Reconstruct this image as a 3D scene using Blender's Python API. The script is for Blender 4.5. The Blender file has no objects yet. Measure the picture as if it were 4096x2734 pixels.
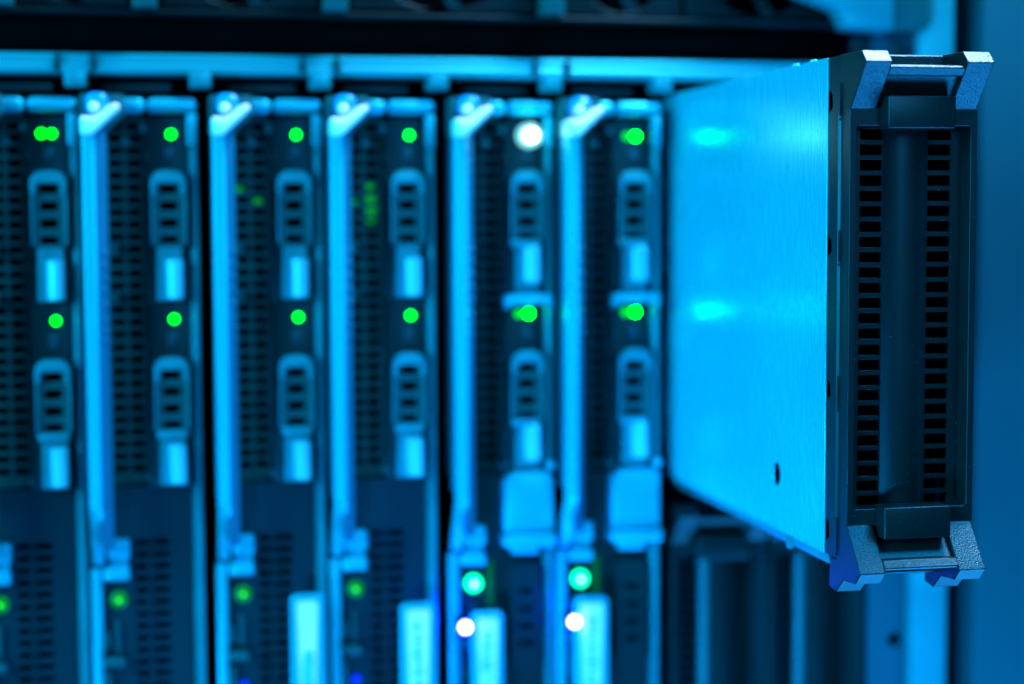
import bpy, bmesh, math, random
from mathutils import Vector, Matrix

random.seed(7)
S = bpy.context.scene
COL = S.collection

# ------------------------------------------------------------------ camera
cam_d = bpy.data.cameras.new("camera")
cam = bpy.data.objects.new("camera", cam_d)
COL.objects.link(cam)
YAW, PITCH, ROLL = 0.19894, -0.07128, -0.00423
fwd = Vector((math.sin(YAW) * math.cos(PITCH), math.cos(YAW) * math.cos(PITCH), math.sin(PITCH)))
rt = Vector((math.cos(YAW), -math.sin(YAW), 0.0))
up = rt.cross(fwd)
r2 = rt * math.cos(ROLL) + up * math.sin(ROLL)
u2 = -rt * math.sin(ROLL) + up * math.cos(ROLL)
cam.matrix_world = Matrix(((r2.x, u2.x, -fwd.x, 0.10165),
                           (r2.y, u2.y, -fwd.y, -0.88352),
                           (r2.z, u2.z, -fwd.z, 0.07354),
                           (0, 0, 0, 1)))
cam_d.sensor_width = 36.0
cam_d.lens = 62.57
cam_d.clip_start = 0.01
cam_d.clip_end = 20.0
cam_d.dof.use_dof = True
cam_d.dof.focus_distance = (Vector((0.385, -0.236, 0.03)) - cam.matrix_world.translation).dot(fwd)
cam_d.dof.aperture_fstop = 3.4
cam_d.dof.aperture_blades = 8
cam_d.dof.aperture_rotation = math.radians(12)
S.camera = cam

# ------------------------------------------------------------------ world, lamps, exposure
w = bpy.data.worlds.new("World")
S.world = w
w.use_nodes = True
bg = w.node_tree.nodes["Background"]
bg.inputs[0].default_value = (0.0, 0.30, 1.0, 1)
bg.inputs[1].default_value = 0.004

S.view_settings.view_transform = 'Standard'
S.view_settings.look = 'None'
S.view_settings.gamma = 1.0
S.view_settings.use_curve_mapping = False
S.view_settings.exposure = 0.0
S.cycles.use_denoising = True
S.cycles.max_bounces = 8
S.cycles.sample_clamp_indirect = 6.0
S.cycles.use_adaptive_sampling = False


def area(name, loc, target, size, size_y, power, color, spread=180):
    l = bpy.data.lights.new(name, 'AREA')
    l.shape = 'RECTANGLE'
    l.size, l.size_y = size, size_y
    l.energy = power
    l.color = color
    l.spread = math.radians(spread)
    o = bpy.data.objects.new(name, l)
    o.location = loc
    d = Vector(target) - Vector(loc)
    o.rotation_euler = d.to_track_quat('-Z', 'Y').to_euler()
    COL.objects.link(o)
    return o


area("key_lamp", (-0.70, -0.50, 0.28), (0.36, -0.12, 0.03), 0.4, 0.6, 25.0, (0.01, 0.57, 1.0))
area("front_lamp", (0.44, -1.15, 0.42), (0.25, 0.0, 0.0), 0.40, 0.40, 4.8, (0.14, 0.52, 1.0))
area("top_lamp", (0.62, -0.10, 0.85), (0.39, -0.22, 0.1), 0.26, 0.20, 27.0, (0.55, 0.75, 1.0))
area("upper_fill", (0.80, -0.52, 0.82), (0.39, -0.25, -0.06), 0.30, 0.26, 13.0, (0.02, 0.44, 1.0))  # unseen fill added to brighten the lower handle's slope
area("floor_lamp", (0.70, -0.36, -0.80), (0.39, -0.25, 0.1), 0.6, 0.5, 22.0, (0.02, 0.36, 1.0))
area("low_fill", (-0.22, -0.80, -0.45), (0.43, 0.0, -0.13), 0.24, 0.24, 1.1, (0.01, 0.44, 1.0), 40)  # unseen fill added to brighten the seated blanks


# ------------------------------------------------------------------ materials
def mat(name, base, metallic=0.0, rough=0.4, vary=0.0, scale=(60, 60, 60), bump=0.0, bscale=2500.0,
        dust=0.0, rvary=0.0, coat=0.0, spec=0.5, tint=(0.12, 0.75, 1.0), blotch=0.0):
    m = bpy.data.materials.new(name)
    m.use_nodes = True
    nt = m.node_tree
    b = nt.nodes["Principled BSDF"]
    b.inputs["Base Color"].default_value = (*base, 1)
    b.inputs["Metallic"].default_value = metallic
    b.inputs["Roughness"].default_value = rough
    b.inputs["Specular IOR Level"].default_value = spec
    b.inputs["Specular Tint"].default_value = (*tint, 1)
    b.inputs["Coat Weight"].default_value = coat
    tc = nt.nodes.new("ShaderNodeTexCoord")
    L = nt.links.new
    col_out = None
    if vary or rvary:
        mp = nt.nodes.new("ShaderNodeMapping")
        mp.inputs["Scale"].default_value = scale
        L(tc.outputs["Object"], mp.inputs[0])
        if blotch:
            nb2 = nt.nodes.new("ShaderNodeTexNoise")
            nb2.inputs["Scale"].default_value = 38.0
            nb2.inputs["Detail"].default_value = 3
            L(tc.outputs["Object"], nb2.inputs["Vector"])
        n = nt.nodes.new("ShaderNodeTexNoise")
        n.inputs["Scale"].default_value = 1.0
        n.inputs["Detail"].default_value = 5
        L(mp.outputs[0], n.inputs["Vector"])
        if vary:
            mix = nt.nodes.new("ShaderNodeMix")
            mix.data_type = 'RGBA'
            mix.inputs[6].default_value = (*[c * (1 - vary) for c in base], 1)
            mix.inputs[7].default_value = (*[min(1, c * (1 + vary)) for c in base], 1)
            mr0 = nt.nodes.new("ShaderNodeMapRange")
            mr0.inputs[1].default_value = 0.3
            mr0.inputs[2].default_value = 0.7
            L(n.outputs[0], mr0.inputs[0])
            if blotch:
                av = nt.nodes.new("ShaderNodeMath")
                av.operation = 'MULTIPLY'
                mr1 = nt.nodes.new("ShaderNodeMapRange")
                mr1.inputs[1].default_value = 0.35
                mr1.inputs[2].default_value = 0.65
                mr1.inputs[3].default_value = 0.35
                L(nb2.outputs[0], mr1.inputs[0])
                L(mr0.outputs[0], av.inputs[0])
                L(mr1.outputs[0], av.inputs[1])
                L(av.outputs[0], mix.inputs[0])
            else:
                L(mr0.outputs[0], mix.inputs[0])
            col_out = mix.outputs[2]
        if rvary:
            mr = nt.nodes.new("ShaderNodeMapRange")
            mr.inputs[1].default_value = 0.3
            mr.inputs[2].default_value = 0.7
            mr.inputs[3].default_value = rough - rvary
            mr.inputs[4].default_value = rough + rvary
            L(n.outputs[0], mr.inputs[0])
            L(mr.outputs[0], b.inputs["Roughness"])
    if dust:
        v = nt.nodes.new("ShaderNodeTexVoronoi")
        v.inputs["Scale"].default_value = 560.0
        v.inputs["Randomness"].default_value = 1.0
        L(tc.outputs["Object"], v.inputs["Vector"])
        wn = nt.nodes.new("ShaderNodeTexNoise")
        wn.inputs["Scale"].default_value = 90.0
        wn.inputs["Detail"].default_value = 3
        L(tc.outputs["Object"], wn.inputs["Vector"])
        th = nt.nodes.new("ShaderNodeMapRange")     # speck radius follows patches of dust
        th.inputs[1].default_value = 0.45
        th.inputs[2].default_value = 0.75
        th.inputs[3].default_value = 0.035
        th.inputs[4].default_value = 0.14
        L(wn.outputs[0], th.inputs[0])
        lt = nt.nodes.new("ShaderNodeMath")
        lt.operation = 'LESS_THAN'
        L(v.outputs["Distance"], lt.inputs[0])
        L(th.outputs[0], lt.inputs[1])
        sc = nt.nodes.new("ShaderNodeMath")
        sc.operation = 'MULTIPLY'
        sc.inputs[1].default_value = dust
        L(lt.outputs[0], sc.inputs[0])
        mx = nt.nodes.new("ShaderNodeMix")
        mx.data_type = 'RGBA'
        L(sc.outputs[0], mx.inputs[0])
        if col_out:
            L(col_out, mx.inputs[6])
        else:
            mx.inputs[6].default_value = (*base, 1)
        mx.inputs[7].default_value = (0.10, 0.42, 0.5, 1)
        col_out = mx.outputs[2]
    if col_out:
        L(col_out, b.inputs["Base Color"])
    if bump:
        nb = nt.nodes.new("ShaderNodeTexNoise")
        nb.inputs["Scale"].default_value = bscale
        nb.inputs["Detail"].default_value = 2
        L(tc.outputs["Object"], nb.inputs["Vector"])
        bp = nt.nodes.new("ShaderNodeBump")
        bp.inputs["Strength"].default_value = bump
        bp.inputs["Distance"].default_value = 0.0004
        L(nb.outputs[0], bp.inputs["Height"])
        L(bp.outputs[0], b.inputs["Normal"])
    return m


def glow(name, color, strength):
    m = bpy.data.materials.new(name)
    m.use_nodes = True
    b = m.node_tree.nodes["Principled BSDF"]
    b.inputs["Base Color"].default_value = (*[0.05 * c for c in color], 1)
    b.inputs["Roughness"].default_value = 0.3
    b.inputs["Emission Color"].default_value = (*color, 1)
    b.inputs["Emission Strength"].default_value = strength
    return m


M = {
    'brushed': mat("brushed_steel", (0.01, 0.64, 0.78), 0.40, 0.27, vary=0.07, scale=(300, 650, 60), rvary=0.02, blotch=0.10),
    'silver': mat("silver_plastic", (0.005, 0.43, 0.56), 0.30, 0.36, vary=0.06, scale=(40, 40, 12)),
    'grey': mat("grey_plastic", (0.002, 0.080, 0.085), 0.0, 0.42, vary=0.10, scale=(80, 80, 80)),
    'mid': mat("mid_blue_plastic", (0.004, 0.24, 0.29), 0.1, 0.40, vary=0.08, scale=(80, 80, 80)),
    'dim': mat("very_dark_plastic", (0.0005, 0.006, 0.007), 0.0, 0.5, vary=0.3, scale=(40, 40, 40), spec=0.2),  # very dark plastic of the upper enclosure and the light pipes
    'flange': mat("dark_zinc", (0.002, 0.065, 0.10), 0.1, 0.45, vary=0.12, scale=(30, 30, 30)),
    'bezel': mat("charcoal_plastic", (0.0004, 0.010, 0.010), 0.0, 0.38, vary=0.15, scale=(90, 90, 60), bump=0.08, bscale=2400, dust=0.5, tint=(0.3, 0.8, 1.0)),
    'grip': mat("textured_charcoal_plastic", (0.0005, 0.011, 0.011), 0.0, 0.34, vary=0.15, scale=(90, 90, 60), bump=0.6, bscale=1700, dust=0.4, tint=(0.4, 0.85, 1.0)),
    'panel': mat("dark_panel", (0.001, 0.012, 0.011), 0.0, 0.45, vary=0.25, scale=(50, 50, 30)),
    'mesh': mat("dark_mesh", (0.001, 0.042, 0.038), 0.0, 0.5, vary=0.35, scale=(50, 50, 50)),
    'cover': mat("blue_grey_cover", (0.001, 0.017, 0.024), 0.1, 0.5, vary=0.15, scale=(30, 30, 12)),
    'black': mat("black_paint", (0.0002, 0.0006, 0.0008), 0.0, 0.6, vary=0.3, scale=(30, 30, 30), spec=0.02),
    'rail': mat("zinc_rail", (0.004, 0.27, 0.33), 0.4, 0.40, vary=0.10, scale=(9, 60, 60)),
    'label': mat("white_label", (0.95, 0.72, 0.80), 0.0, 0.45, tint=(1, 1, 1), vary=0.05, scale=(60, 60, 60)),
    'bracket': mat("pale_bracket_and_highlight", (0.85, 0.86, 0.90), 0.0, 0.30, tint=(0.7, 0.95, 1.0), vary=0.05),
    'back': mat("shaded_lever_backing", (0.002, 0.115, 0.20), 0.1, 0.45, vary=0.08, scale=(60, 60, 20)),  # shade of the lever's right-facing slant is put into this darker tone
    'clear': mat("pale_button", (0.16, 0.62, 0.75), 0.1, 0.25, tint=(0.6, 0.9, 1.0), vary=0.08, scale=(200, 200, 60)),
    'print': mat("blue_print", (0.05, 0.45, 0.65), 0.0, 0.6, vary=0.3, scale=(400, 400, 400)),
    'button': mat("blue_button", (0.0, 0.26, 0.62), 0.0, 0.2, vary=0.05, coat=0.5),
    'wall': mat("painted_steel", (0.001, 0.054, 0.072), 0.0, 0.42, vary=0.05, scale=(8, 8, 8), bump=0.05, bscale=900),
    'lens': mat("dull_lens", (0.01, 0.07, 0.09), 0.0, 0.3, vary=0.1),
    'green': glow("green_light", (0.0, 1.0, 0.0), 9.0),
    'stronggreen': glow("strong_green_light", (0.0, 1.0, 0.0), 52.0),
    'twingreen': glow("weaker_green_light", (0.0, 1.0, 0.0), 1.3),
    'faintgreen': glow("faint_green_light", (0.0, 1.0, 0.1), 0.07),
    'dimgreen': glow("dim_green_light", (0.0, 1.0, 0.0), 0.3),
    'powergreen': glow("power_green_light", (0.0, 1.0, 0.0), 0.22),
    'cyan': glow("cyan_green_light", (0.0, 1.0, 0.32), 5.0),
    'white': glow("white_blue_light", (0.012, 0.012, 1.0), 600.0),
    'flash': glow("dazzling_cyan_light", (0.40, 1.0, 0.95), 34.0),
    'core': glow("bright_green_core", (0.02, 1.0, 0.02), 2.2),
    'cyancore': glow("pale_cyan_core", (0.30, 1.0, 0.85), 9.0),
    'ring': glow("added_cyan_glow", (0.25, 0.95, 1.0), 1.1),
    'blue': glow("deep_blue_light", (0.0, 0.02, 1.0), 2.0),
}


# ------------------------------------------------------------------ mesh helpers
def box(bm, x0, x1, y0, y1, z0, z1, bev=0.0, seg=2):
    r = bmesh.ops.create_cube(bm, size=1.0)
    vs = r['verts']
    for v in vs:
        v.co = Vector(((x0 + x1) / 2 + v.co.x * (x1 - x0), (y0 + y1) / 2 + v.co.y * (y1 - y0), (z0 + z1) / 2 + v.co.z * (z1 - z0)))
    if bev:
        es = list({e for v in vs for e in v.link_edges})
        bmesh.ops.bevel(bm, geom=es, offset=bev, segments=seg, profile=0.5, affect='EDGES', clamp_overlap=True)


def prism(bm, pts, a0, a1, axis, bev=0.0, seg=2):
    """extrude a polygon along an axis: 'x' pts=(y,z), 'y' pts=(x,z), 'z' pts=(x,y)"""
    f3 = {'x': lambda p, a: (a, p[0], p[1]), 'y': lambda p, a: (p[0], a, p[1]), 'z': lambda p, a: (p[0], p[1], a)}[axis]
    v0 = [bm.verts.new(f3(p, a0)) for p in pts]
    v1 = [bm.verts.new(f3(p, a1)) for p in pts]
    n = len(pts)
    fs = [bm.faces.new(v0), bm.faces.new(v1[::-1])]
    for k in range(n):
        fs.append(bm.faces.new((v0[k], v0[(k + 1) % n], v1[(k + 1) % n], v1[k])))
    bmesh.ops.recalc_face_normals(bm, faces=fs)
    if bev:
        es = list({e for f in fs for e in f.edges})
        bmesh.ops.bevel(bm, geom=es, offset=bev, segments=seg, profile=0.5, affect='EDGES', clamp_overlap=True)


def rrect(x0, x1, z0, z1, r, n=4):
    out = []
    for cx, cz, a0 in ((x1 - r, z1 - r, 0), (x0 + r, z1 - r, 90), (x0 + r, z0 + r, 180), (x1 - r, z0 + r, 270)):
        for k in range(n + 1):
            a = math.radians(a0 + 90 * k / n)
            out.append((cx + r * math.cos(a), cz + r * math.sin(a)))
    return out


def plate(bm, outer, holes, y0, y1, axis='y'):
    """flat plate with holes cut through it, lying in the xz plane between y0 and y1 (axis 'x': in the yz plane)"""
    cu = bpy.data.curves.new("outline", 'CURVE')
    cu.dimensions = '2D'
    cu.fill_mode = 'BOTH'
    cu.extrude = abs(y1 - y0) / 2
    for ring in [outer] + holes:
        sp = cu.splines.new('POLY')
        sp.points.add(len(ring) - 1)
        for k, p in enumerate(ring):
            sp.points[k].co = (p[0], p[1], 0, 1)
        sp.use_cyclic_u = True
    ob = bpy.data.objects.new("outline", cu)
    me = bpy.data.meshes.new_from_object(ob)
    ym = (y0 + y1) / 2
    for v in me.vertices:
        x, y, z = v.co
        v.co = (x, ym - z, y) if axis == 'y' else (ym + z, x, y)
    bm2 = bmesh.new()
    bm2.from_mesh(me)
    bmesh.ops.remove_doubles(bm2, verts=bm2.verts, dist=1e-7)
    bmesh.ops.dissolve_limit(bm2, angle_limit=0.01, verts=bm2.verts, edges=bm2.edges)
    me2 = bpy.data.meshes.new("outline")
    bm2.to_mesh(me2)
    bm2.free()
    bm.from_mesh(me2)
    bpy.data.objects.remove(ob)
    bpy.data.curves.remove(cu)
    bpy.data.meshes.remove(me)
    bpy.data.meshes.remove(me2)


def disc(bm, x, z, r, y_back, y_front, dome=0.0, n=24):
    """round stud facing the camera side (-y) with an optional domed end"""
    prof = [(r, y_back), (r, y_front)]
    if dome:
        for k in range(1, 6):
            a = math.radians(90 * k / 6)
            prof.append((r * math.cos(a), y_front - dome * math.sin(a)))
    else:
        prof.append((r * 0.85, y_front - r * 0.15))
    rings = []
    for rr, y in prof:
        rings.append([bm.verts.new((x + rr * math.cos(2 * math.pi * k / n), y, z + rr * math.sin(2 * math.pi * k / n))) for k in range(n)])
    for a, b in zip(rings, rings[1:]):
        for k in range(n):
            bm.faces.new((a[k], a[(k + 1) % n], b[(k + 1) % n], b[k]))
    bm.faces.new(rings[-1])
    bm.faces.new(rings[0][::-1])


def build(name, m, parent=None, fn=None, bevel=0.0, label=None, smooth=35):
    bm = bmesh.new()
    fn(bm)
    bmesh.ops.recalc_face_normals(bm, faces=bm.faces)
    me = bpy.data.meshes.new(name)
    bm.to_mesh(me)
    bm.free()
    for p in me.polygons:
        p.use_smooth = True
    me.set_sharp_from_angle(angle=math.radians(smooth))
    me.materials.append(M[m])
    o = bpy.data.objects.new(name, me)
    COL.objects.link(o)
    if parent:
        o.parent = parent
    if bevel:
        md = o.modifiers.new("edge", 'BEVEL')
        md.width = bevel
        md.segments = 2
        md.limit_method = 'ANGLE'
        md.angle_limit = math.radians(40)
    if label:
        o['label'] = label
    return o


def thing(name, label, cat, loc=(0, 0, 0), group=None):
    o = bpy.data.objects.new(name, None)
    o.empty_display_size = 0.02
    COL.objects.link(o)
    o.location = loc
    o['label'] = label
    o['category'] = cat
    if group:
        o['group'] = group
    return o


def copy_tree(o, parent=None):
    c = o.copy()
    COL.objects.link(c)
    if parent:
        c.parent = parent
    for ch in list(o.children):
        copy_tree(ch, c)
    return c


mm = 0.001


# ------------------------------------------------------------------ rack, chassis, wall
wall = thing("cabinet_side_panel", "plain blue painted steel side panel at the right of the rack", "cabinet panel")


def f(bm):
    box(bm, 0.5285, 0.85, -0.012, 0.02, -0.7, 0.7, 0.004)
build("panel", 'wall', wall, f)
build("inner_edge", 'black', wall, lambda bm: box(bm, 0.5175, 0.5265, 0.03, 0.05, -0.7, 0.7))

post = thing("rack_post", "bright steel rack post running down between the blue side panel and the chassis", "rack post")


def f(bm):
    box(bm, 0.4957, 0.5158, -0.006, 0.03, -0.7, 0.7, 0.0012)
build("front_face", 'rail', post, f)


def f(bm):
    holes = [[(0.4892 + 0.0040 * math.cos(a * math.pi / 10), z + 0.0044 * math.sin(a * math.pi / 10)) for a in range(20)]
             for z in [-0.155 + 0.0445 * k for k in range(-4, 9)]]
    plate(bm, [(0.4735, -0.7), (0.4953, -0.7), (0.4953, 0.7), (0.4735, 0.7)], holes, 0.001, 0.004)
build("mounting_flange", 'flange', post, f, label="darker flange with round mounting holes")
build("flange_backing", 'black', post, lambda bm: box(bm, 0.474, 0.495, 0.010, 0.014, -0.7, 0.7))

ch = thing("server_chassis", "black blade chassis with a zinc top rail holding the upright servers", "server chassis")


def f(bm):
    x0, x1 = -0.12, 0.4725
    box(bm, x0, x1, 0.25, 0.26, -0.45, 0.152)           # back
    box(bm, x0, x1, 0.012, 0.25, 0.1335, 0.1515)          # roof
    box(bm, x0, x0 + 0.004, 0.012, 0.25, -0.45, 0.1335)
    box(bm, 0.469, x1, 0.012, 0.25, -0.45, 0.1335)
    box(bm, x0, x1, 0.012, 0.25, -0.455, -0.45)
    box(bm, 0.3665, 0.469, 0.016, 0.25, -0.0735, -0.0695)   # shelf under the half-height bays
build("shell", 'black', ch, f)


def f(bm):
    prism(bm, [(0.010, 0.1512), (-0.0025, 0.1512), (-0.0040, 0.1500), (-0.0040, 0.1462), (-0.0055, 0.1452), (-0.0055, 0.1420), (-0.004, 0.1412), (0.010, 0.1412)], -0.12, 0.4725, 'x')
build("top_rail", 'rail', ch, f, bevel=0.0004)
for k, x in enumerate((0.0085, 0.0672, 0.1258, 0.1836, 0.2417, 0.2995, 0.3568, 0.4150)):
    def f(bm, x=x):
        box(bm, x - 0.0050, x + 0.0050, -0.0075, 0.004, 0.1348, 0.1430, 0.0010)
    t = build("rail_tab", 'rail', ch, f)
for x in (0.0672, 0.1836, 0.2995):
    def f(bm, x=x):
        for s in (-1, 1):
            box(bm, x + s * 0.0082 - 0.0012, x + s * 0.0082 + 0.0012, -0.0062, -0.003, 0.1425, 0.1505, 0.0004)
            box(bm, x + s * 0.0092 - 0.0008, x + s * 0.0092 + 0.0008, -0.0066, -0.003, 0.1440, 0.1460, 0.0003)
    build("rail_clip", 'panel', ch, f)


for i in range(7):
    x = 0.056 * i + 0.00437 * (i // 2) + 0.040
    build("bay_latch", 'panel', ch, lambda bm, x=x: box(bm, x - 0.016, x + 0.016, 0.006, 0.012, 0.1335, 0.1378, 0.0006))

up_ = thing("upper_enclosure", "dark enclosure above the black gap, with blue tabs along its lower edge", "rack unit")


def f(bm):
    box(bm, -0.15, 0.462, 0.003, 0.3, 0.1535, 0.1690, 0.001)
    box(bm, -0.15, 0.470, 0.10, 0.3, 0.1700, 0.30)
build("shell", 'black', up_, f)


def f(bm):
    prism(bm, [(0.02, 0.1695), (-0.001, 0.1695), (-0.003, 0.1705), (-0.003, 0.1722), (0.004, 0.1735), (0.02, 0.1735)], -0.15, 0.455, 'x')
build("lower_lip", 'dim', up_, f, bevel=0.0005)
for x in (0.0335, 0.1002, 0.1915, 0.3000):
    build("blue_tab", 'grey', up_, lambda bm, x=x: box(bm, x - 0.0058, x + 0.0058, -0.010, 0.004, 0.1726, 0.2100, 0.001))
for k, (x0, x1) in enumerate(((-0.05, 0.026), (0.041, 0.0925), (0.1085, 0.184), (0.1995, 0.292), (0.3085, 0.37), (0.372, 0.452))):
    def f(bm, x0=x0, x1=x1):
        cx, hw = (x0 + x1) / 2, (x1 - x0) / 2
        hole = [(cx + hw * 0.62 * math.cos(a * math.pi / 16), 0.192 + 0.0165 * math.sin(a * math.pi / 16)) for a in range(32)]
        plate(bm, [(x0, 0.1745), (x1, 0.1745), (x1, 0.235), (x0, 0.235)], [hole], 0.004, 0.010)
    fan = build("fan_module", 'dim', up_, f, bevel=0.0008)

    def f(bm, x0=x0, x1=x1):
        cx, hw = (x0 + x1) / 2, (x1 - x0) / 2
        for q in range(5):
            a = math.radians(-60 + q * 62)
            d = Vector((math.cos(a), 0, math.sin(a)))
            n = Vector((-d.z, 0, d.x))
            c = Vector((cx, 0.016, 0.192))
            pts = [c + n * 0.002 + d * 0.004, c + n * 0.005 + d * hw * 0.6, c - n * 0.003 + d * hw * 0.6, c - n * 0.002 + d * 0.004]
            v0 = [bm.verts.new(p) for p in pts]
            v1 = [bm.verts.new(p + Vector((0, 0.003, 0))) for p in pts]
            bm.faces.new(v0)
            bm.faces.new(v1[::-1])
            for j in range(4):
                bm.faces.new((v0[j], v0[(j + 1) % 4], v1[(j + 1) % 4], v1[j]))
    build("fan_blades", 'panel', fan, f)

ear = thing("mounting_ear", "pale chamfered steel mounting ear jutting over the top of the rack post", "bracket")


def f(bm):
    prism(bm, [(0.395, 0.2000), (0.4292, 0.1843), (0.4482, 0.1778), (0.4505, 0.1740), (0.4512, 0.1700), (0.4540, 0.1682), (0.4785, 0.1672), (0.4785, 0.26), (0.395, 0.26)], -0.014, 0.002, 'y', 0.0012)
build("flange", 'rail', ear, f)


def f(bm):
    prism(bm, [(0.4788, 0.1672), (0.4960, 0.1680), (0.5005, 0.1700), (0.5025, 0.1745), (0.5025, 0.26), (0.4788, 0.26)], -0.011, -0.0065, 'y', 0.0012)
build("rounded_plate", 'grey', ear, f)


def f(bm):
    box(bm, 0.462, 0.4795, 0.004, 0.02, 0.1545, 0.1668, 0.001)
    disc(bm, 0.486, 0.1595, 0.0035, -0.0005, -0.004)
build("hinge_block", 'panel', ear, f)


# ------------------------------------------------------------------ blank blade module (pulled out, and two seated copies)
XL, XR = 0.3644, 0.4169
XC = (XL + XR) / 2
ZC = 0.0330


def make_blank():
    # local frame: x from the module's left face, y from the front face plane, z from its mid height
    W_ = XR - XL
    root = thing("blank_module", "", "blank module")
    yb = 0.0246                       # where the metal sleeve starts behind the plastic front
    hz = 0.1016                       # half height of the sleeve

    def f(bm):                        # left sheet with a drilled hole
        hole = [(0.0792 + 0.0045 * math.cos(a * math.pi / 12), -0.0713 + 0.0052 * math.sin(a * math.pi / 12)) for a in range(24)]
        plate(bm, [(yb - 0.001, -hz + 0.0062), (0.285, -hz + 0.0062), (0.285, hz), (yb - 0.001, hz)], [hole], 0.0, 0.0007, axis='x')
    side = build("side_panel", 'brushed', root, f, bevel=0.00025, label="bright brushed steel side with a small drilled hole")

    def f(bm):
        box(bm, 0.0014, W_ - 0.0014, yb, 0.285, hz - 0.0022, hz - 0.0008, 0.0004)
        box(bm, W_ - 0.0012, W_, yb, 0.285, -hz + 0.006, hz - 0.001)
        box(bm, 0.0014, W_ - 0.0014, 0.280, 0.285, -hz + 0.006, hz - 0.003)
    build("sleeve", 'brushed', root, f)

    def f(bm):
        prism(bm, [(yb + 0.001, -hz + 0.0058), (0.285, -hz + 0.0058), (0.285, -hz + 0.0012), (yb + 0.001, -hz + 0.0012)], 0.0024, W_ - 0.0024, 'x', 0.0008)
        box(bm, 0.0004, 0.0030, 0.0655, 0.0685, -hz + 0.0000, -hz + 0.0055, 0.0006)
    build("bottom_rail", 'rail', root, f)
    for yy in (0.0465, 0.0500, 0.0668, 0.0705):
        def f(bm, yy=yy):
            bmesh.ops.create_uvsphere(bm, u_segments=12, v_segments=8, radius=0.0013, matrix=Matrix.Translation((0.0035, yy, hz + 0.0002)))
        build("contact_bump", 'silver', root, f)

    def f(bm):
        box(bm, 0.004, W_ - 0.004, 0.030, 0.034, -hz + 0.01, hz - 0.01)
        box(bm, 0.0415, 0.0425, 0.012, 0.030, -hz + 0.02, hz - 0.02)
        box(bm, 0.0016, 0.0022, 0.0345, 0.28, -hz + 0.0065, hz - 0.0025)  # black liner added to keep the drilled hole dark
    build("baffle_and_shade_liner", 'black', root, f)

    # rim behind the seam with four trapezoid windows on its left side
    wins = [(0.0785, 0.0904), (0.0220, 0.0334), (-0.0348, -0.0232), (-0.0916, -0.0791)]

    def f(bm):
        pts = [(0.0112, hz), (yb, hz)]
        for z0, z1 in wins:
            pts += [(yb, z1), (0.0194, z1 - 0.0035), (0.0190, z0 + 0.0035), (yb, z0)]
        pts += [(yb, -hz + 0.0062), (0.0112, -hz + 0.0062)]
        plate(bm, pts, [], 0.0003, 0.0022, axis='x')
        box(bm, W_ - 0.0020, W_ - 0.0002, 0.0112, yb, -hz + 0.004, hz - 0.0002)
        box(bm, 0.0024, W_ - 0.0022, 0.0112, yb, hz - 0.0020, hz - 0.0002)
        box(bm, 0.0024, W_ - 0.0022, 0.0112, yb, -hz + 0.004, -hz + 0.006)
    rim = build("rim", 'bezel', root, f, bevel=0.0003)

    def f(bm):
        for z0, z1 in wins:
            box(bm, 0.0012, 0.0022, 0.0204, 0.0209, z0 + 0.0026, z1 - 0.0026, 0.0002)
    build("window_clip", 'bezel', rim, f)

    # front bezel: frame round the recess
    def f(bm):
        rec = rrect(0.0028, W_ - 0.0027, -0.0742, 0.0740, 0.0012)
        out = [(0.0, -0.0808), (W_, -0.0808), (W_, 0.0808), (0.0, 0.0808)]
        plate(bm, out, [rec], 0.0, 0.0108)
    bez = build("bezel", 'bezel', root, f, bevel=0.0007)

    def f(bm):
        for z0, z1 in wins:
            box(bm, -0.0008, 0.0006, 0.0084, 0.0096, z0 - 0.0005, z1 + 0.0005, 0.0003)
            box(bm, -0.0007, 0.0006, 0.0090, 0.0104, z0 - 0.0022, z0 - 0.0010, 0.0003)
        prism(bm, [(0.0002, 0.0088), (-0.0009, 0.0099), (-0.0009, 0.0104), (-0.0002, 0.0110), (0.0002, 0.0110)], -0.079, 0.079, 'z')
    build("seam_ridge", 'bezel', bez, f)

    # recessed vent panel: two columns of slots either side of a rounded spine
    def f(bm):
        holes = []
        for k in range(25):
            z1 = 0.0732 - k * 0.00598
            holes.append(rrect(0.0076, 0.0167, z1 - 0.00425, z1, 0.0006, 2))
            holes.append(rrect(0.0358, 0.0457, z1 - 0.00425, z1, 0.0006, 2))
        plate(bm, [(0.0020, -0.078), (W_ - 0.002, -0.078), (W_ - 0.002, 0.078), (0.002, 0.078)], holes, 0.0085, 0.0107)
    vp = build("vent_panel", 'bezel', bez, f, bevel=0.0002)

    def f(bm):
        pts = []
        for k in range(25):
            t = k / 24
            x = 0.0170 + t * 0.0186
            pts.append((x, 0.0084 - 0.0032 * (1 - abs(1 - 2 * t) ** 2.2)))
        pts += [(0.0356, 0.0090), (0.0170, 0.0090)]
        prism(bm, pts, -0.0765, 0.0765, 'z')
    build("spine", 'bezel', bez, f, smooth=40)

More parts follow.
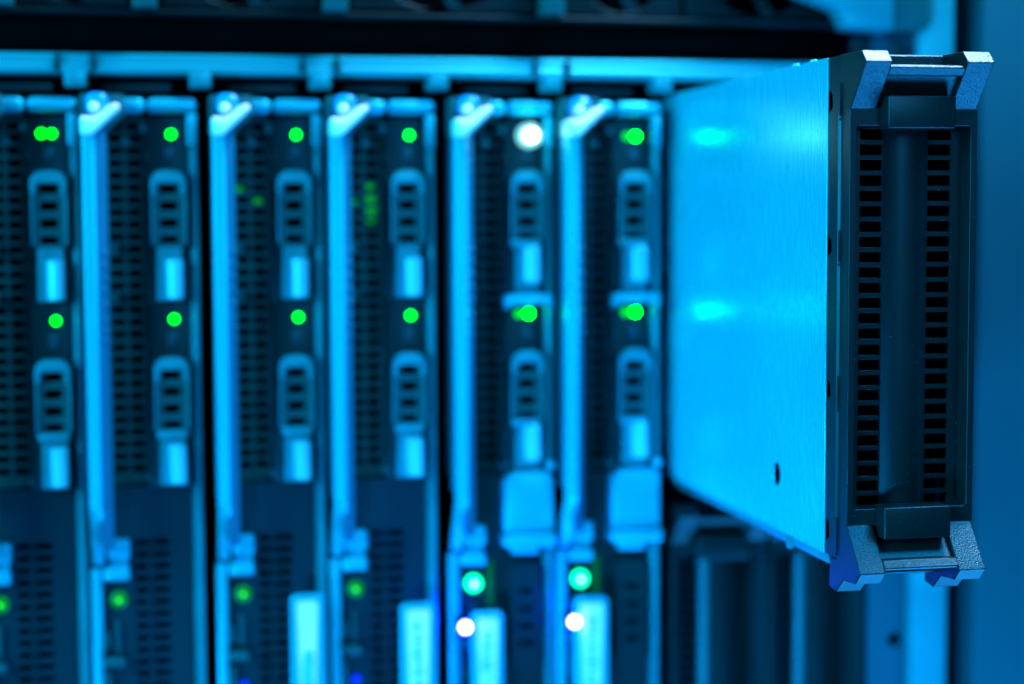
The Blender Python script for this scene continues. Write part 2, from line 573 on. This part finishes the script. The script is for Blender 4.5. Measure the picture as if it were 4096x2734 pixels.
    # flared handle at each end
    def handle(sgn):
        def P(y, z):
            return (y, z * sgn)
        prong = [P(-0.0001, 0.0803), P(-0.0156, 0.0972), P(-0.0107, 0.1016), P(0.0107, 0.1018), P(0.0107, 0.0803)]
        if sgn < 0:
            prong = [P(-0.0001, 0.0803), P(-0.0143, 0.0969), P(-0.0094, 0.1016), P(0.0031, 0.1027), P(0.0100, 0.1085),
                     P(0.0178, 0.1075), P(0.0168, 0.0957), P(0.0107, 0.0957), P(0.0107, 0.0803)]

        def f(bm):
            for xa, xb in ((-0.0001, 0.0104), (0.0408, W_ - 0.0008)):
                prism(bm, prong, xa, xb, 'x')
            # bar joining the prongs round the finger opening
            bar = [P(-0.0111, 0.0924), P(-0.0137, 0.0952), P(-0.0128, 0.0962), P(-0.0060, 0.0962), P(-0.0060, 0.0924)]
            prism(bm, bar, 0.0103, 0.0409, 'x')
            lip = [P(0.0060, 0.0900), P(0.0060, 0.1012), P(0.0072, 0.1018), P(0.0105, 0.1018), P(0.0105, 0.0900)]
            prism(bm, lip, 0.0103, 0.0409, 'x')
        h = build("handle", 'grip', root, f, bevel=0.00035)

        def f(bm):                    # inner face of the opening, set back and parallel to the flare
            pan = [P(0.0034, 0.0806), P(-0.0076, 0.0925), P(-0.0060, 0.0940), P(0.0060, 0.0940), P(0.0060, 0.0806)]
            prism(bm, pan, 0.0104, 0.0408, 'x')
        build("finger_recess", 'grip', h, f)

        def f(bm):
            zs = sorted((sgn * 0.0727, sgn * 0.0851))
            box(bm, 0.0123, 0.0398, -0.0080, 0.0030, zs[0], zs[1], 0.0006, 3)
        build("latch", 'bezel', root, f)
    handle(1)
    handle(-1)
    return root


blank = make_blank()
blank.location = (XL, -0.2372, ZC)
blank['label'] = "dark vented blank module pulled far out of the chassis, showing its bright brushed steel side"
b2 = copy_tree(blank)
b2.location = (0.3640, 0.000, ZC - 0.211)
b2['label'] = "blurred blank module seated in the chassis directly below the pulled-out one"
b3 = copy_tree(blank)
b3.location = (0.4178, 0.000, ZC - 0.211)
b3['label'] = "blurred seated blank module beside the dark gap next to the rack post"
for o in (blank, b2, b3):
    o['group'] = "vented blank modules"


# ------------------------------------------------------------------ blade servers
def blade_x(i):
    return 0.056 * i + 0.00437 * (i // 2) + 0.0130


def carrier(root, z0, style, led, twin, twin_led, two_piece=True):
    """one hot-swap drive: body, slotted arch handle, latch plate, lights. z0 = level of the upper status light"""
    def f(bm):
        box(bm, 0.0302, 0.0498, -0.001, 0.010, z0 - 0.0825, z0 + 0.0085, 0.0006)
        for k in range(7):
            z = z0 - 0.012 - k * 0.009
            box(bm, 0.0298, 0.0312, -0.0016, 0.006, z - 0.003, z + 0.003, 0.0003)
    c = build("drive_carrier", 'panel', root, f)

    def f(bm):
        ztop, zbot = z0 - 0.0178, z0 - 0.0545
        out = [(0.0335, zbot), (0.0480, zbot), (0.0490, zbot + 0.003)]
        out += [(0.0490 - 0.006 + 0.006 * math.cos(math.radians(a)), ztop - 0.006 + 0.006 * math.sin(math.radians(a))) for a in range(0, 91, 15)]
        out += [(0.0325 + 0.006 + 0.006 * math.cos(math.radians(a)), ztop - 0.006 + 0.006 * math.sin(math.radians(a))) for a in range(90, 181, 15)]
        out += [(0.0325, zbot + 0.003)]
        holes = [rrect(0.0364, 0.0450, z0 - 0.0263 - 0.0083 * k - 0.0023, z0 - 0.0263 - 0.0083 * k + 0.0023, 0.0008, 2) for k in range(4)]
        plate(bm, out, holes, -0.0060, -0.0012)
    build("carrier_handle", 'grey', c, f, bevel=0.0005)

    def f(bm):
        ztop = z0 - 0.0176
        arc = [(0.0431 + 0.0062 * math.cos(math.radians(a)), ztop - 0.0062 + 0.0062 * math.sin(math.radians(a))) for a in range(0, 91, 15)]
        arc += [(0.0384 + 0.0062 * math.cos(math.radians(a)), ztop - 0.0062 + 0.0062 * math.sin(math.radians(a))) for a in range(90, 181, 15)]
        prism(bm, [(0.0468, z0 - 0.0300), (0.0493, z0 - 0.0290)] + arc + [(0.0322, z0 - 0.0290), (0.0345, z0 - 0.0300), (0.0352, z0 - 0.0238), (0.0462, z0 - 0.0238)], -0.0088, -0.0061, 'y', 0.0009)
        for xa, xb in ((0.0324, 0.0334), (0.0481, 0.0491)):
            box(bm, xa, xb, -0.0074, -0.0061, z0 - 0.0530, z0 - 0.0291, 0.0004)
    build("lit_arch_edge", 'mid', c, f)  # lighter piece added: light on the arch top is put into its colour
    build("slot_shade_sheet", 'black', c, lambda bm: box(bm, 0.0340, 0.0474, -0.0014, -0.0009, z0 - 0.0540, z0 - 0.0200))  # black sheet added so the handle slots stay dark

    def f(bm):
        plt = [(0.0345, z0 - 0.0805), (0.0472, z0 - 0.0805), (0.0468, z0 - 0.0530), (0.0350, z0 - 0.0530)]
        prism(bm, plt, -0.0055, -0.0012, 'y', 0.0008)
        if style == 'B':
            box(bm, 0.0322, 0.0470, -0.0095, -0.002, z0 - 0.0560, z0 - 0.0520, 0.0012)
        elif z0 < 0.05:
            box(bm, 0.0332, 0.0482, -0.0085, -0.002, z0 - 0.0575, z0 - 0.0530, 0.0014)
    build("latch_plate", 'mid', c, f)

    def f(bm):
        za, zb = (z0 - 0.0735, z0 - 0.0548) if style == 'B' else (z0 - 0.0795, z0 - 0.0605)
        pts = [(0.0388 + 0.0086 * k / 12, -0.0057 - 0.0042 * math.sin(math.pi * (0.06 + 0.74 * k / 12)) ** 0.7) for k in range(13)]
        prism(bm, pts + [(0.0474, -0.0050), (0.0388, -0.0050)], za, zb, 'z')
    build("latch_button", 'clear', c, f, bevel=0.0006)
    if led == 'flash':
        build("glow_ring", 'ring', c, lambda bm: disc(bm, 0.0425, z0, 0.0062, -0.001, -0.0060))  # emissive ring added for a softer glow round the light, not a real part
        build("status_light", led, c, lambda bm: disc(bm, 0.0425, z0, 0.0032, -0.0060, -0.0100, 0.0026))
    else:
        build("status_light", led, c, lambda bm: disc(bm, 0.0425, z0, 0.0019, 0.001, -0.0013))
    if twin:
        build("status_light", twin_led, c, lambda bm: disc(bm, 0.0425 - twin, z0, 0.0021, 0.001, -0.0013))
    build("fault_light", 'lens', c, lambda bm: box(bm, 0.0390, 0.0435, -0.0020, -0.001, z0 - 0.0125, z0 - 0.0065, 0.0005))
    return c


def make_blade(style, top_led=None, twin1=0.0, twin1_led='twingreen', twin2=0.0, mesh_glow=()):
    root = thing("blade_server", "", "blade server", group="blade servers standing in the chassis")
    build("body", 'black', root, lambda bm: box(bm, 0.0010, 0.0540, 0.016, 0.24, -0.200, 0.1290))

    def f(bm):
        holes = []
        z = 0.1170
        while z > -0.055:
            holes.append(rrect(0.0124, 0.0192, z - 0.0019, z + 0.0019, 0.0006, 2))
            holes.append(rrect(0.0210, 0.0274, z - 0.0019, z + 0.0019, 0.0006, 2))
            z -= 0.00595
        plate(bm, [(0.0010, -0.0575), (0.0300, -0.0575), (0.0300, 0.1225), (0.0010, 0.1225)], holes, 0.005, 0.008)
        box(bm, 0.0284, 0.0294, 0.0015, 0.005, -0.057, 0.118, 0.0003)
        for z0, z1 in ((0.060, 0.054), (0.036, 0.030)):
            box(bm, 0.0112, 0.0165, 0.001, 0.005, z1, z0, 0.0008)
    build("vent_mesh", 'mesh' if style == 'A' else 'panel', root, f)

    def f(bm):
        holes = []
        z = -0.0860
        while z > -0.185:
            holes.append(rrect(0.0215, 0.0275, z - 0.0015, z + 0.0015, 0.0006, 2))
            holes.append(rrect(0.0305, 0.0382, z - 0.0015, z + 0.0015, 0.0006, 2))
            z -= 0.00595
        plate(bm, [(0.0060, -0.200), (0.0500, -0.200), (0.0500, -0.0582), (0.0060, -0.0582)], holes if style == 'A' else [], 0.001, 0.004)
        if style == 'A':
            box(bm, 0.0288, 0.0294, -0.0002, 0.001, -0.19, -0.084, 0.0002)
    build("lower_cover", 'cover' if style == 'A' else 'panel', root, f)

    def f(bm):
        box(bm, 0.0180, 0.0302, -0.0060, 0.008, 0.1230, 0.1302, 0.0030, 4)
        box(bm, 0.0310, 0.0549, -0.0060, 0.008, 0.1230, 0.1302, 0.0030, 4)
        box(bm, 0.0499, 0.0549, -0.0055, -0.0031, 0.1070, 0.1228, 0.0011, 3)
    build("top_frame", 'silver', root, f)

    def f(bm):
        prism(bm, [(0.0501, 0.010), (0.0501, 0.001), (0.0510, -0.0015), (0.0528, -0.0030), (0.0546, -0.0025), (0.0550, 0.0), (0.0550, 0.012)], -0.200, 0.1222, 'z')
    build("side_strip", 'rail', root, f, smooth=50)

    # long front lever: upright bar that folds back to the panel at its lower end
    def f(bm):
        def sec(z, dy, du, sc):
            return [bm.verts.new((du + x * sc, y + dy, z)) for x, y in
                    ((0.0009, -0.0200), (0.0014, -0.0245), (0.0062, -0.0250), (0.0070, -0.0240), (0.0070, -0.0180), (0.0009, -0.0180))]
        secs = [sec(0.1150, 0, 0, 1), sec(-0.0640, 0, 0, 1), sec(-0.0680, 0.0012, 0.0002, 1), sec(-0.0955, 0.0200, 0.0006, 0.9)]
        for a, b in zip(secs, secs[1:]):
            for k in range(6):
                bm.faces.new((a[k], a[(k + 1) % 6], b[(k + 1) % 6], b[k]))
        bm.faces.new(secs[0])
        bm.faces.new(secs[-1][::-1])
    lev = build("lever", 'silver', root, f, bevel=0.0006)

    def f(bm):
        prism(bm, [(0.0010, -0.0178), (0.0068, -0.0178), (0.0068, -0.0230), (0.0118, -0.0150), (0.0122, -0.0080), (0.0010, -0.0080)], -0.0640, 0.1150, 'z')
        prism(bm, [(0.0068, -0.0225), (0.0118, -0.0150), (0.0122, -0.0080), (0.0068, -0.0080)], -0.0860, -0.0641, 'z')
        rnd = random.Random(3)
        z = 0.056
        while z > 0.010:
            bmesh.ops.create_uvsphere(bm, u_segments=10, v_segments=6, radius=0.0016, matrix=Matrix.Translation((0.0100, -0.0178, z)))
            z -= rnd.uniform(0.0045, 0.0085)
    build("lever_backing", 'back', lev, f, bevel=0.0004)

    def f(bm):
        prism(bm, [(0.0007, 0.1112), (0.0058, 0.1112), (0.0186, 0.1232), (0.0186, 0.1262), (0.0146, 0.1256), (0.0080, 0.1196), (0.0007, 0.1200)], -0.0310, -0.0160, 'y', 0.0022, 3)
    build("lever_bracket", 'bracket', lev, f)

    def f(bm):
        prism(bm, [(0.0003, 0.1122), (0.0110, 0.1122), (0.0205, 0.1215), (0.0205, 0.1310), (0.0003, 0.1310)], -0.0160, -0.0030, 'y', 0.0008)
    build("bracket_base", 'grey', lev, f)

    rb = build("release_button", 'button', root, lambda bm: box(bm, 0.0034, 0.0134, -0.0270, -0.0160, 0.1212, 0.1312, 0.0030, 3))
    build("painted_highlight", 'bracket', rb, lambda bm: disc(bm, 0.0070, 0.1242, 0.0024, -0.0265, -0.0276, 0.0010))  # pale disc painted in as the button's highlight

    # hinge block under the lever and strip below it
    def f(bm):
        box(bm, 0.0086, 0.0190, -0.0050, 0.002, -0.0928, -0.0836, 0.0010)
        box(bm, 0.0066, 0.0188, -0.0060, 0.002, -0.1032, -0.0972, 0.0010)
        box(bm, 0.0090, 0.0180, -0.0020, 0.002, -0.0975, -0.0925)
    build("hinge_block", 'silver', root, f)

    def f(bm):
        box(bm, 0.0006, 0.0058, -0.0030, 0.008, -0.2000, -0.0975, 0.0012)
    build("lower_strip", 'silver', root, f)
    led3 = {'A': 'powergreen', 'B': 'cyan'}[style]
    pl = build("power_light", led3, root, lambda bm: disc(bm, 0.0135, -0.1137, 0.0041, 0.001, -0.0006, 0.0014))
    build("core", {'A': 'core', 'B': 'cyancore'}[style], pl, lambda bm: disc(bm, 0.0135, -0.1137, 0.0010, -0.0012, -0.0022))

    def f(bm):
        box(bm, 0.0062, 0.0160, -0.0060, 0.001, -0.1465, -0.1415, 0.0018, 3)
        box(bm, 0.0070, 0.0090, -0.0030, 0.001, -0.1380, -0.1285, 0.0008)
        box(bm, 0.0115, 0.0135, -0.0015, 0.001, -0.1400, -0.1240, 0.0005)
        box(bm, 0.0070, 0.0092, -0.0030, 0.001, -0.1640, -0.1490, 0.0008)
    build("port_catch", 'grey', root, f)
    for (x, z) in ((0.0295, -0.0540), (0.0295, 0.1160), (0.0206, 0.1092)):
        build("screw", 'grey', root, lambda bm, x=x, z=z: disc(bm, x, z, 0.0022, 0.002, -0.0005))
    led = 'green' if style == 'A' else 'stronggreen'
    carrier(root, 0.1130, style, top_led or led, twin1, twin1_led)
    carrier(root, 0.0233, style, led, twin2, 'twingreen')
    if style == 'B':
        def f(bm):
            prism(bm, [(0.0285, 0.0255), (0.0320, 0.0285), (0.0490, 0.0285), (0.0530, 0.0255), (0.0532, 0.0325), (0.0515, 0.0335), (0.0300, 0.0335), (0.0283, 0.0325)], -0.0110, -0.0014, 'y', 0.0012)
        build("retaining_bar", 'silver', root, f)

        def f(bm):
            prism(bm, [(0.0280, -0.0868), (0.0280, -0.0595), (0.0320, -0.0560), (0.0500, -0.0560), (0.0532, -0.0590), (0.0532, -0.0868)], -0.0100, 0.0008, 'y', 0.0010)
            box(bm, 0.0272, 0.0540, -0.0130, 0.0008, -0.0935, -0.0869, 0.0012)
            box(bm, 0.0325, 0.0465, -0.0060, 0.0008, -0.0985, -0.0936, 0.0010)
        build("adapter_block", 'silver', root, f, label="plain bright block below the two drives")
        build("screw", 'silver', root, lambda bm: disc(bm, 0.0527, -0.0535, 0.0026, -0.002, -0.0062, 0.001))

        def f(bm):
            out = rrect(0.0315, 0.0485, -0.160, -0.104, 0.005)
            holes = [rrect(0.0362, 0.0440, z - 0.0014, z + 0.0014, 0.0006, 2) for z in (-0.1180, -0.1270, -0.1360, -0.1450)]
            plate(bm, out, holes, -0.004, 0.0008)
        build("lower_handle", 'panel', root, f, bevel=0.001)
        build("locator_light", 'white', root, lambda bm: disc(bm, 0.0058, -0.1316, 0.0028, -0.0190, -0.0200, 0.0012))
        build("light_pipe", 'dim', root, lambda bm: box(bm, 0.0034, 0.0082, -0.0186, -0.0032, -0.1340, -0.1292, 0.0008))
        build("activity_light", 'faintgreen', root, lambda bm: box(bm, 0.0205, 0.0235, -0.0006, 0.001, -0.1250, -0.1020, 0.0005))
    else:
        build("locator_light", 'blue', root, lambda bm: disc(bm, 0.0135, -0.1600, 0.0020, 0.001, -0.001, 0.001))
    for (x, z, r) in mesh_glow:
        build("board_light", 'dimgreen', root, lambda bm, x=x, z=z, r=r: disc(bm, x, z, r, 0.0140, 0.0120))
    return root


def pull_tab(root, x0, x1, ztop, printed):
    def f(bm):
        out = rrect(x0, x1, ztop - 0.085, ztop, 0.003)
        prism(bm, out, -0.0165, -0.0130, 'y')
    t = build("pull_tab", 'silver', root, f, bevel=0.0008)
    xa, xb = x0 + 0.0030, x1 - 0.0030

    def f(bm):
        sh = 0.0016
        prism(bm, [(xb - 0.0024, ztop - 0.083), (xb, ztop - 0.0045), (xb - 0.0012, ztop - 0.0033), (xa + 0.0012, ztop - 0.0033), (xa, ztop - 0.0045), (xa + 0.0024, ztop - 0.083)], -0.0171, -0.0166, 'y')
    build("label", 'label', t, f)
    if printed:
        def f(bm):
            rnd = random.Random(int(x0 * 1e5) + int(ztop * -1e4))
            xc = (xa + xb) / 2
            z = ztop - 0.010
            while z > ztop - 0.082:
                h = rnd.uniform(0.0012, 0.0030)
                wd = rnd.uniform(0.0010, 0.0028)
                dx = rnd.uniform(-0.0008, 0.0008)
                box(bm, xc + dx - wd, xc + dx + wd, -0.01735, -0.01715, z - h, z)
                z -= h + rnd.uniform(0.0008, 0.0024)
        build("printing", 'print', t, f)
    return t


blades = []
bA = make_blade('A', mesh_glow=())
for i in range(4):
    o = bA if i == 0 else copy_tree(bA)
    o.location = (blade_x(i), 0, 0)
    blades.append(o)
bB = make_blade('B', twin1=0.0045, twin2=0.0052)
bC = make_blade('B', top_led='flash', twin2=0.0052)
bC.location = (blade_x(4), 0, 0)
bB.location = (blade_x(5), 0, 0)
blades += [bC, bB]

# what sets single blades apart
c0 = [c for c in blades[0].children if c.name.startswith("drive_carrier")][0]
build("status_light", 'green', c0, lambda bm: disc(bm, 0.0377, 0.1130, 0.0020, 0.001, -0.0013))
t2 = pull_tab(blades[2], 0.0356, 0.0518, -0.1120, False)


def f(bm):
    rnd = random.Random(5)
    pts = [(0.0405, -0.196), (0.0412, -0.150), (0.0415, -0.1425), (0.0428, -0.1400), (0.0445, -0.1392), (0.0462, -0.1402), (0.0468, -0.1440), (0.0464, -0.152), (0.0470, -0.160), (0.0466, -0.196)]
    prism(bm, pts, -0.01735, -0.01715, 'y')
build("printing", 'print', t2, f)
pull_tab(blades[3], 0.0340, 0.0516, -0.1190, True)
pull_tab(blades[4], 0.0096, 0.0258, -0.1250, True)
pull_tab(blades[5], 0.0066, 0.0244, -0.1200, True)
for i, spots in ((2, ((0.0240, 0.0800, 0.0022), (0.0150, 0.0860, 0.0020))), (3, ((0.0240, 0.0880, 0.0020), (0.0242, 0.0825, 0.0028), (0.0244, 0.0775, 0.0034), (0.0242, 0.0720, 0.0028), (0.0158, 0.0790, 0.0022)))):
    for (x, z, r) in spots:
        build("board_light", 'dimgreen', blades[i], lambda bm, x=x, z=z, r=r: disc(bm, x, z, r, 0.0110, 0.0100))

for o, l in zip(blades, (
        "blade server cut by the left edge, twin green lights at its top",
        "blade server without pull tab or label, whose silver-blue lever follows the cut-off blade",
        "blade server with a white pull tab at lower right, blank at its top end",
        "blade server with printed white pull tab at lower right and green-lit mesh",
        "blade server with the dazzling white-cyan light at its top, bright adapter block below",
        "blade server directly beside the pulled-out module, white-blue light touching its printed tab")):
    o['label'] = l
